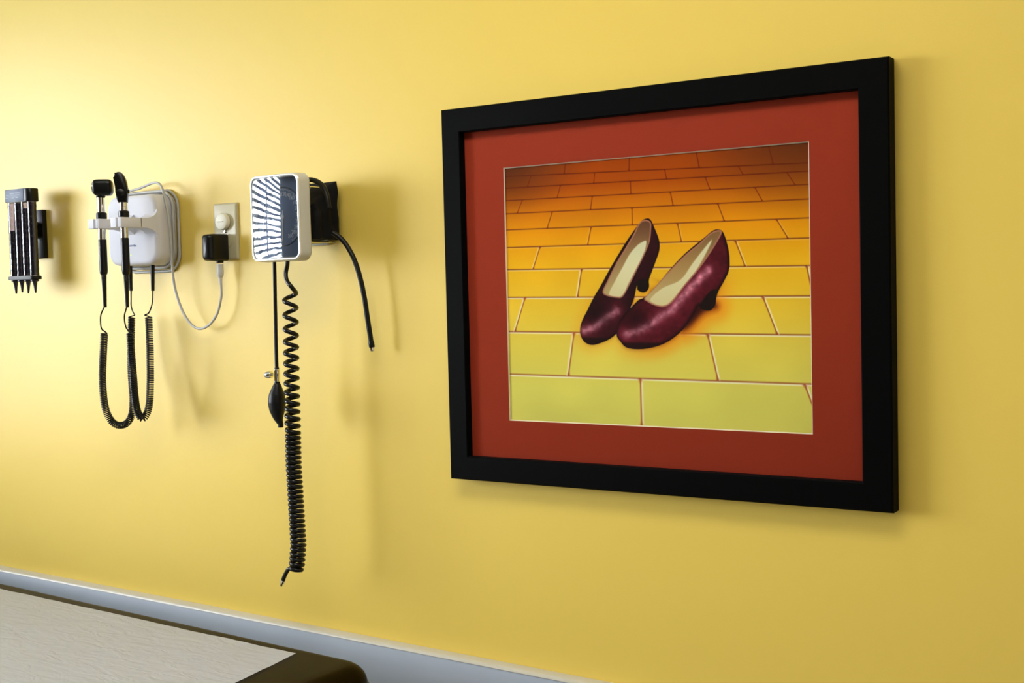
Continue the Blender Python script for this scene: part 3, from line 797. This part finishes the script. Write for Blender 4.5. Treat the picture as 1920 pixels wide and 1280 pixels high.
for i, x in enumerate(xs):
    speculum(x, zb_ + (zc_-zb_)*fills[i], 'black ear speculum tip, %s of the four below the dispenser tubes' % order[i], (.001, 0, -.0015, .001)[i], (0, .003, 0, .001)[i])

# ------------------------------------------------------------------ blood pressure gauge
GA = math.radians(3.5)
gc = Vector(((at(471, 408, -.1145).x + at(561, 405, -.1227).x)/2, -.1245, (at(516, 327, -.12).z + at(520, 488.5, -.12).z)/2))
GW = (Vector((at(561, 405, -.1227).x, -.1227, 0)) - Vector((at(471, 408, -.1145).x, -.1145, 0))).length
GH = at(516, 327, -.12).z - at(520, 488.5, -.12).z
GM = Matrix.Translation(gc) @ Matrix.Rotation(-GA, 4, 'Z')
gauge = empty('pressure_gauge', (gc.x, -.085, gc.z - GH/2), 'square pale grey wall blood pressure gauge with slate blue dial', 'blood pressure gauge')
RC = .40
def bend(bm, depth=.03):
    for v in bm.verts:
        k = max(0, 1 - max(0, v.co.y) / depth)
        v.co.y += v.co.x**2/(2*RC)*k
def gobj(name, bm, m, parent=gauge, smooth=True, angle=35, curve=True):
    if curve: bend(bm)
    bmesh.ops.transform(bm, matrix=GM, verts=bm.verts[:])
    return obj(name, bm, m, parent, smooth=smooth, angle=angle)
def dense(sec_args, n=10):
    return rr_sec(*sec_args, n)
def rect_ring(w, h, r, y, m=14):
    """rounded rectangle ring with points along its sides so it can bend"""
    pts = rrect(w, h, r, 6); out = []
    for i in range(len(pts)):
        a_, b_ = pts[i], pts[(i+1) % len(pts)]
        l = math.hypot(b_[0]-a_[0], b_[1]-a_[1]); k = m if l > .03 else 1
        for j in range(k): out.append(Vector((a_[0]+(b_[0]-a_[0])*j/k, y, a_[1]+(b_[1]-a_[1])*j/k)))
    return out
bm = bmesh.new()
loft(bm, [rect_ring(GW-.012, GH-.012, .010, .0375), rect_ring(GW-.004, GH-.004, .013, .036), rect_ring(GW+.003, GH+.003, .016, .031), rect_ring(GW+.002, GH+.002, .016, .012), rect_ring(GW-.001, GH-.001, .015, .005), rect_ring(GW-.004, GH-.004, .014, .0042), rect_ring(GW-.012, GH-.012, .011, .0042), rect_ring(GW-.012, GH-.012, .011, .020)], caps=False)
bm.verts.ensure_lookup_table()
bmesh.ops.holes_fill(bm, edges=[e for e in bm.edges if e.is_boundary], sides=0)
gobj('housing', bm, M['grey_housing'])
bm = bmesh.new()
loft(bm, [rect_ring(GW, GH, .015, .0048), rect_ring(GW+.0005, GH+.0005, .015, .002), rect_ring(GW-.003, GH-.003, .014, -.0003), rect_ring(GW-.007, GH-.007, .012, .0), rect_ring(GW-.009, GH-.009, .0115, .004), rect_ring(GW-.009, GH-.009, .0115, .0048)], caps=False)
gobj('bezel', bm, M['bezel'])
bm = bmesh.new(); rbox(bm, (0, .0172, 0), (GW-.0125, .0015, GH-.0125)); dial = gobj('dial_plate', bm, M['dial'], smooth=False, curve=False)
DC = Vector((.010, 0, .002)); DR = .054
bm = bmesh.new(); tube(bm, [Vector((DC.x + DR*math.cos(t*2*PI/64), .0160, DC.z + DR*math.sin(t*2*PI/64))) for t in range(65)], .0010, 8, False); gobj('dial_ring', bm, M['dial_ring'], dial, curve=False)
bm = bmesh.new()
for N in range(0, 301, 20):
    an = -math.radians(63 - 16.5*(300-N)/20)
    p = DC + Vector((math.cos(an), 0, math.sin(an))) * DR*.76
    join(bm, text_bm(str(N), .0098, Matrix.Translation((p.x, .0163, p.z)) @ STAND, .0001))
for N in range(0, 301, 4):
    an = -math.radians(63 - 16.5*(300-N)/20); l = .0045 if N % 20 == 0 else .0025
    p = DC + Vector((math.cos(an), 0, math.sin(an))) * (DR*.95 - l/2)
    rbox(bm, (p.x, .0163, p.z), (l, .0002, .0006), xf=Matrix.Rotation(-an, 3, 'Y'))
gobj('scale_numerals', bm, M['numeral'], dial, smooth=False, curve=False)
bm = bmesh.new(); an = -math.radians(93)
dn = Vector((math.cos(an), 0, math.sin(an))); pn = Vector((dn.z, 0, -dn.x))
prism(bm, [(-.0012, -.012), (.0012, -.012), (.0004, DR*.85), (-.0004, DR*.85)], 0, .0006, 0, Matrix(((pn.x, dn.x, 0, DC.x), (0, 0, 1, .0150), (pn.z, dn.z, 0, DC.z), (0, 0, 0, 1))))
lathe(bm, [(.004, 0), (.004, .0012), (0, .0016)], (DC.x, .0158, DC.z), 16, Matrix.Rotation(PI/2, 3, 'X')); gobj('needle', bm, M['needle'], dial, curve=False)
# domed clear lens
bm = bmesh.new(); lw, lh, nx, nz = GW-.0095, GH-.0095, 36, 36
outer = {}
for i in range(nx+1):
    for j in range(nz+1):
        x, z = (i/nx-.5)*lw, (j/nz-.5)*lh
        y = .0024 - .0013*(1-(2*z/lh)**2)*1.0 - .0006*(1-(2*x/lw)**2)
        rr_ = .0115; qx, qz = abs(x)-(lw/2-rr_), abs(z)-(lh/2-rr_)
        if qx > 0 and qz > 0:
            q = math.hypot(qx, qz)
            if q > rr_: x = math.copysign(lw/2-rr_+qx*rr_/q, x); z = math.copysign(lh/2-rr_+qz*rr_/q, z)
        outer[i, j] = bm.verts.new((x, y, z))
for i in range(nx):
    for j in range(nz): bm.faces.new((outer[i, j], outer[i+1, j], outer[i+1, j+1], outer[i, j+1]))
bmesh.ops.solidify(bm, geom=bm.faces[:], thickness=-.0008)
gobj('lens', bm, M['lens'], angle=60)
bm = bmesh.new()
lathe(bm, [(.0016, 0), (.0016, .001), (0, .0016)], (GW/2-.0062, .0082, -.034), 12, Matrix.Rotation(PI/2, 3, 'X'))
gobj('bezel_screw', bm, M['chrome'], curve=False)
# wire cuff basket and wall post behind the gauge
bk = gc.y + .045
bzt, bzb = at(600, 350, -.05).z, at(600, 453, -.05).z
bxr_ = at(600, 452, -.05).x
for zz_, xo in ((bzb, .0), (bzt, -.004)):
    bm = bmesh.new()
    for xx in (bxr_ - .006 + xo, bxr_ - .030, bxr_ - .075, bxr_ - .100):
        tube(bm, [Vector((xx, -.006, zz_)), Vector((xx, gc.y+.042, zz_))], .0016, 8)
    tube(bm, [Vector((bxr_ - .104, -.008, zz_)), Vector((bxr_ - .0 + xo, -.008, zz_))], .0016, 8)
    tube(bm, [Vector((bxr_ - .104, gc.y+.043, zz_)), Vector((bxr_ - .0 + xo, gc.y+.043, zz_))], .0016, 8)
    obj('basket_frame', bm, M['steel_wire'], gauge)
bm = bmesh.new(); rbox(bm, (bxr_ - .054, -.004, (bzt+bzb)/2), (.07, .008, bzt-bzb+.01), .002); obj('wall_plate', bm, M['grey_housing'], gauge)
for zz_ in (at(578, 352, -.085).z, at(578, 454, -.085).z):
    bm = bmesh.new(); rbox(bm, (at(579, 400, -.085).x - .001, -.085, zz_), (.006, .008, .007), .001)
    obj('basket_clip', bm, M['chrome'], gauge)

# cuff stuffed in the basket
cxr = at(633, 400, -.016).x
cz1, cz0 = at(612, 351, -.03).z, at(612, 451.5, -.03).z - .0
cuff = empty('pressure_cuff', (cxr - .05, -.05, cz0), 'black fabric cuff folded behind the square gauge with its hose hanging', 'blood pressure cuff')
bm = bmesh.new()
bmesh.ops.create_cube(bm, size=1.0)
bmesh.ops.subdivide_edges(bm, edges=bm.edges[:], cuts=14, use_grid_fill=True)
cw, cd, chh = .098, .066, cz1 - cz0 - .004
for v in bm.verts:
    x, y, z = v.co
    rr_ = .08
    q = Vector((max(abs(x)-(.5-rr_), 0), max(abs(y)-(.5-rr_), 0), max(abs(z)-(.5-rr_*.7), 0)))
    if q.length > rr_*1.0:
        s_ = rr_/q.length
        x = math.copysign((min(abs(x), .5-rr_) + q.x*s_), x) if q.x else x
        y = math.copysign((min(abs(y), .5-rr_) + q.y*s_), y) if q.y else y
    fold = .0028*math.sin(14*y + 3*z + 1.0) + .002*math.sin(7*z - 5*y)
    n3 = noise.noise_vector(Vector((x*3, y*4, z*3))) * .0035
    px_ = cxr - cw/2 + x*cw + (fold if x > .3 else 0)
    py_ = -.0455 + y*cd
    pz_ = (cz0 + cz1)/2 + z*chh
    pz_ += max(0, (z+.1)/.6)*float(np.interp(y, (-.5, -.2, .08, .38, .5), (-.034, -.019, 0.0, .012, -.014)))
    v.co = Vector((px_, py_, pz_)) + Vector((n3.x, n3.y*.5, n3.z))
obj('cloth', bm, M['cuff_cloth'], cuff, angle=60)
bm = bmesh.new(); hr = .0047
hp = [(572, 338, -.075), (584, 337, -.070), (597, 341.5, -.070), (607, 351, -.073), (614, 370, -.077), (617, 390, -.078)]
tube(bm, spline([at(*p) for p in hp], 8), hr, 12); obj('upper_hose', bm, M['black_rubber'], cuff)
bm = bmesh.new()
hp = [(624, 436, -.05), (637, 445, -.045), (650, 460, -.042), (664, 486, -.04), (674, 516, -.038), (683, 556, -.036), (689, 596, -.034), (694, 628, -.032), (697.5, 651, -.03)]
hs = spline([at(*p) for p in hp], 8); tube(bm, hs, hr, 12); hose = obj('lower_hose', bm, M['black_rubber'], cuff)
bm = bmesh.new(); dv = (hs[-1]-hs[-2]).normalized()
tube(bm, [hs[-1]-dv*.012, hs[-1]-dv*.010, hs[-1]-dv*.001, hs[-1]+dv*.0002], [.0048, .0055, .0055, .0048], 14); obj('hose_sleeve', bm, M['black_rubber'], hose)
bm = bmesh.new(); tube(bm, [hs[-1], hs[-1]+dv*.004, hs[-1]+dv*.0068, hs[-1]+dv*.008], [.0042, .0042, .0036, .0022], 14); obj('metal_connector', bm, M['chrome'], hose)

# inflation bulb on its own straight hose
IY = -.088
tp = [at(514.5, 486, IY), at(515.5, 540, IY), at(517, 620, IY), at(518.5, 680, IY), at(519, 692, IY)]
bulb = empty('inflation_bulb', at(526, 802, IY), 'black rubber inflation bulb with metal valve hanging under the gauge', 'inflation bulb')
bm = bmesh.new(); ts = spline(tp, 8); tube(bm, ts, [.0036]*(len(ts)-6) + [.0037, .0040, .0044, .0046, .0046, .0044], 12); obj('hose', bm, M['black_rubber'], bulb)
va, vb = at(519, 691, IY), at(519.5, 715, IY)
bm = bmesh.new(); tube(bm, [va, va.lerp(vb, .04), va.lerp(vb, .5), va.lerp(vb, .55), va.lerp(vb, 1)], [.0052, .0060, .0060, .0056, .0056], 18)
tube(bm, [at(513, 702, IY), at(507, 702, IY)], .0026, 10); valve = obj('valve', bm, M['chrome'], bulb)
bm = bmesh.new(); k0, k1 = at(509, 702, IY-.002), at(498.5, 702.5, IY-.002)
tube(bm, [k0, k0.lerp(k1, .1), k0.lerp(k1, .85), k1], [.0058, .0068, .0068, .0056], 16); obj('thumbscrew', bm, M['chrome'], valve)
bl = [(519.5, 713), (519.6, 718), (519.5, 726), (519, 740), (519, 754), (520, 768), (521.5, 780), (524, 789), (526, 794), (526.3, 801)]
br = [.0052, .0056, .0095, .0150, .0168, .0150, .0108, .0070, .0054, .0052]
bp_ = [at(u, v, IY) for u, v in bl]
S = spline(bp_, 5); rad = [0]*len(S)
for i in range(len(S)):
    t = i/5; k = min(int(t), len(br)-2); f = t-k; rad[i] = br[k]*(1-f)+br[k+1]*f
bm = bmesh.new(); tube(bm, S, rad, 24); obj('bulb', bm, M['black_rubber'], bulb, angle=60)

# coiled hose
CY = -.100
coil = empty('coiled_hose', at(527, 1099, CY), 'long black coiled hose hanging down from under the gauge', 'hose')
turns = [549, 577, 604, 629, 651, 671, 691, 709, 727, 743, 758, 772, 786, 799, 812]
while turns[-1] < 1060: turns.append(turns[-1] + 9.15)
cen = [(480, 537), (549, 544.5), (577, 544.5), (700, 546.5), (800, 549), (870, 550.5), (960, 556), (1020, 559.5), (1068, 556)]
def cu(v): return float(np.interp(v, [c[0] for c in cen], [c[1] for c in cen]))
view_r = Vector((.73, .68, 0)).normalized(); view_f = Vector((view_r.y, -view_r.x, 0))
pts = [at(539.5, 484, CY), at(538.5, 497, CY), at(536, 512, CY-.003), at(538, 526, CY-.007), at(547, 538.5, CY-.008)]
helix = []; per = 18
for i in range(len(turns)-1):
    for k in range(per):
        t = k/per; v = turns[i] + (turns[i+1]-turns[i])*t
        a = -2*PI*t; R_ = .0112
        c = at(cu(v), v, CY)
        helix.append(c + view_r*(R_*math.cos(a)) - view_f*(-R_*math.sin(a))*1.0)
lead = helix[:3]
tail = [at(545, 1065, CY), at(538, 1071, CY), at(533, 1081, CY), at(530, 1090, CY)]
start = spline(pts + [helix[1], helix[5]], 6)[:-6]
full = start[:-1] + helix[1:] + spline([helix[-1]] + tail, 6)[3:]
bm = bmesh.new(); tube(bm, full, .0041, 10); obj('hose', bm, M['black_cord'], coil, angle=60)
tdir = (full[-1]-full[-3]).normalized()
bm = bmesh.new(); tube(bm, [full[-1]-tdir*.003, full[-1]+tdir*.002, full[-1]+tdir*.0035, full[-1]+tdir*.0095], [.0044, .0044, .0030, .0022], 14); obj('metal_tip', bm, M['chrome'], coil)

# ------------------------------------------------------------------ examination table
ZTB = 0.88
A_ = at_z(0, 1085, ZTB); B_ = at_z(600, 1215, ZTB)
td = Vector((B_.x-A_.x, B_.y-A_.y, 0)).normalized(); tn = Vector((td.y, -td.x, 0))
if tn.y > 0: tn = -tn
E_ = at_z(655, 1262, ZTB)
end_s = (E_-A_).dot(td)
Lb = min(1.86, (A_.x - (X0+.06))/td.x + end_s)
s0 = end_s - Lb
TW = 0.62; TH = .095
org = A_ + td*(end_s - Lb/2) + tn*(TW/2)
TM = Matrix(((td.x, -tn.x, 0, org.x), (td.y, -tn.y, 0, org.y), (0, 0, 1, 0), (0, 0, 0, 1)))
table = empty('exam_table', (org.x, org.y, 0), 'dark brown padded examination table in the lower corner below the wall instruments', 'examination table')
bm = bmesh.new(); R0 = .055; secs = []
for k in range(9):
    t = k/8*PI/2; ins = .020*(1-math.sin(t)); h = TH/2 - .020*(1-math.cos(PI/2-t)) if False else 0
def psec(ins, z): return [Vector((x, y, z)) for x, y in rrect(Lb-2*ins, TW-2*ins, R0-ins*.6, 8)]
er = .032
for k in range(7):
    t = k/6*PI/2; secs.append(psec(er*(1-math.sin(t)), ZTB-TH+er*(1-math.cos(t))))
for k in range(7):
    t = k/6*PI/2; secs.append(psec(er*(1-math.cos(t)), ZTB-er+er*math.sin(t)))
loft(bm, secs, True, TM); obj('cushion', bm, M['vinyl'], table, angle=50)
bm = bmesh.new(); ring = [TM @ p for p in psec(-.0005, ZTB-er-.004)]
tube(bm, resample([Vector(p) for p in ring + [ring[0]]], .02), .0032, 8, False); obj('piping', bm, M['piping'], table)
bm = bmesh.new(); rbox(bm, (0, 0, (ZTB-TH+.10)/2), (Lb-.16, TW-.10, ZTB-TH-.10), .012); bmesh.ops.transform(bm, matrix=TM, verts=bm.verts[:]); obj('cabinet', bm, M['table_base'], table)
bm = bmesh.new(); rbox(bm, (0, 0, .05), (Lb-.26, TW-.18, .10), .004); bmesh.ops.transform(bm, matrix=TM, verts=bm.verts[:]); obj('plinth', bm, M['piping'], table)
for k in (-1, 0, 1):
    bm = bmesh.new(); rbox(bm, (k*(Lb-.2)/3, -(TW-.10)/2-.006, .50), ((Lb-.2)/3-.02, .014, .46), .004); bmesh.ops.transform(bm, matrix=TM, verts=bm.verts[:]); dr = obj('drawer', bm, M['table_base'], table)
    bm = bmesh.new(); rbox(bm, (k*(Lb-.2)/3, -(TW-.10)/2-.022, .66), (.12, .02, .016), .005); bmesh.ops.transform(bm, matrix=TM, verts=bm.verts[:]); obj('handle', bm, M['chrome'], dr)

# paper sheet on the table
TI = TM.inverted()
pa = TI @ at_z(0, 1103, ZTB+.002); pb = TI @ at_z(555, 1224, ZTB+.002); pcn = TI @ at_z(440, 1280, ZTB+.002)
bm = bmesh.new(); nl, nw = 150, 40; grid = {}
y_front = -TW/2 + .03
for i in range(nl+1):
    for j in range(nw+1):
        t, s = i/nl, j/nw
        yb = pa.y + (pb.y-pa.y)*((-Lb/2+.03 + (pb.x+Lb/2-.03)*t) - pa.x)/(pb.x-pa.x)
        y = yb + (y_front-yb)*s
        xe = pb.x + (pcn.x-pb.x)*(y-pb.y)/(pcn.y-pb.y)
        x = -Lb/2+.03 + (xe+Lb/2-.03)*t
        nz_ = .0016*(noise.noise(Vector((x*9, y*22, 0)))*.6 + noise.noise(Vector((x*30+4, y*60, 2)))*.4 + .6)
        lift = 0.0
        grid[i, j] = bm.verts.new(TM @ Vector((x, y, ZTB + .0006 + max(0, nz_) + lift)))
for i in range(nl):
    for j in range(nw): bm.faces.new((grid[i, j], grid[i+1, j], grid[i+1, j+1], grid[i, j+1]))
bmesh.ops.solidify(bm, geom=bm.faces[:], thickness=.0002)
po = obj('table_paper', bm, M['paper'], None, loc=(org.x, org.y, ZTB), angle=60)
tag(po, 'white crinkled paper sheet lying on the brown examination table', 'paper sheet')

# ------------------------------------------------------------------ light
world = bpy.data.worlds.new('daylight'); scene.world = world; world.use_nodes = True
nt = world.node_tree; bg = nt.nodes['Background']
tc = nt.nodes.new('ShaderNodeTexCoord'); sep = nt.nodes.new('ShaderNodeSeparateXYZ'); rp = nt.nodes.new('ShaderNodeValToRGB')
nt.links.new(tc.outputs['Generated'], sep.inputs[0]); mr = nt.nodes.new('ShaderNodeMapRange'); mr.inputs[1].default_value = -1
nt.links.new(sep.outputs['Z'], mr.inputs[0]); nt.links.new(mr.outputs[0], rp.inputs['Fac'])
rp.color_ramp.elements[0].position = 0.46; rp.color_ramp.elements[0].color = (0.20, 0.24, 0.24, 1)
rp.color_ramp.elements[1].position = 0.50; rp.color_ramp.elements[1].color = (0.88, 0.93, 1.0, 1)
nt.links.new(rp.outputs['Color'], bg.inputs['Color'])
bg.inputs['Strength'].default_value = 48.0
pl = bpy.data.lights.new('window_portal', 'AREA'); pl.shape = 'RECTANGLE'; pl.size = WZ1-WZ0; pl.size_y = WY1-WY0
pl.cycles.is_portal = True
po_ = bpy.data.objects.new('window_portal', pl); col.objects.link(po_)
po_.location = (X0-.13, (WY0+WY1)/2, (WZ0+WZ1)/2); po_.rotation_euler = (0, -PI/2, 0)

vs_ = scene.view_settings
vs_.view_transform = 'Standard'; vs_.look = 'None'; vs_.exposure = 0.0; vs_.gamma = 1.0; vs_.use_curve_mapping = False
scene.display_settings.display_device = 'sRGB'
scene.cycles.use_denoising = True
scene.cycles.max_bounces = 10; scene.cycles.diffuse_bounces = 6; scene.cycles.transparent_max_bounces = 16
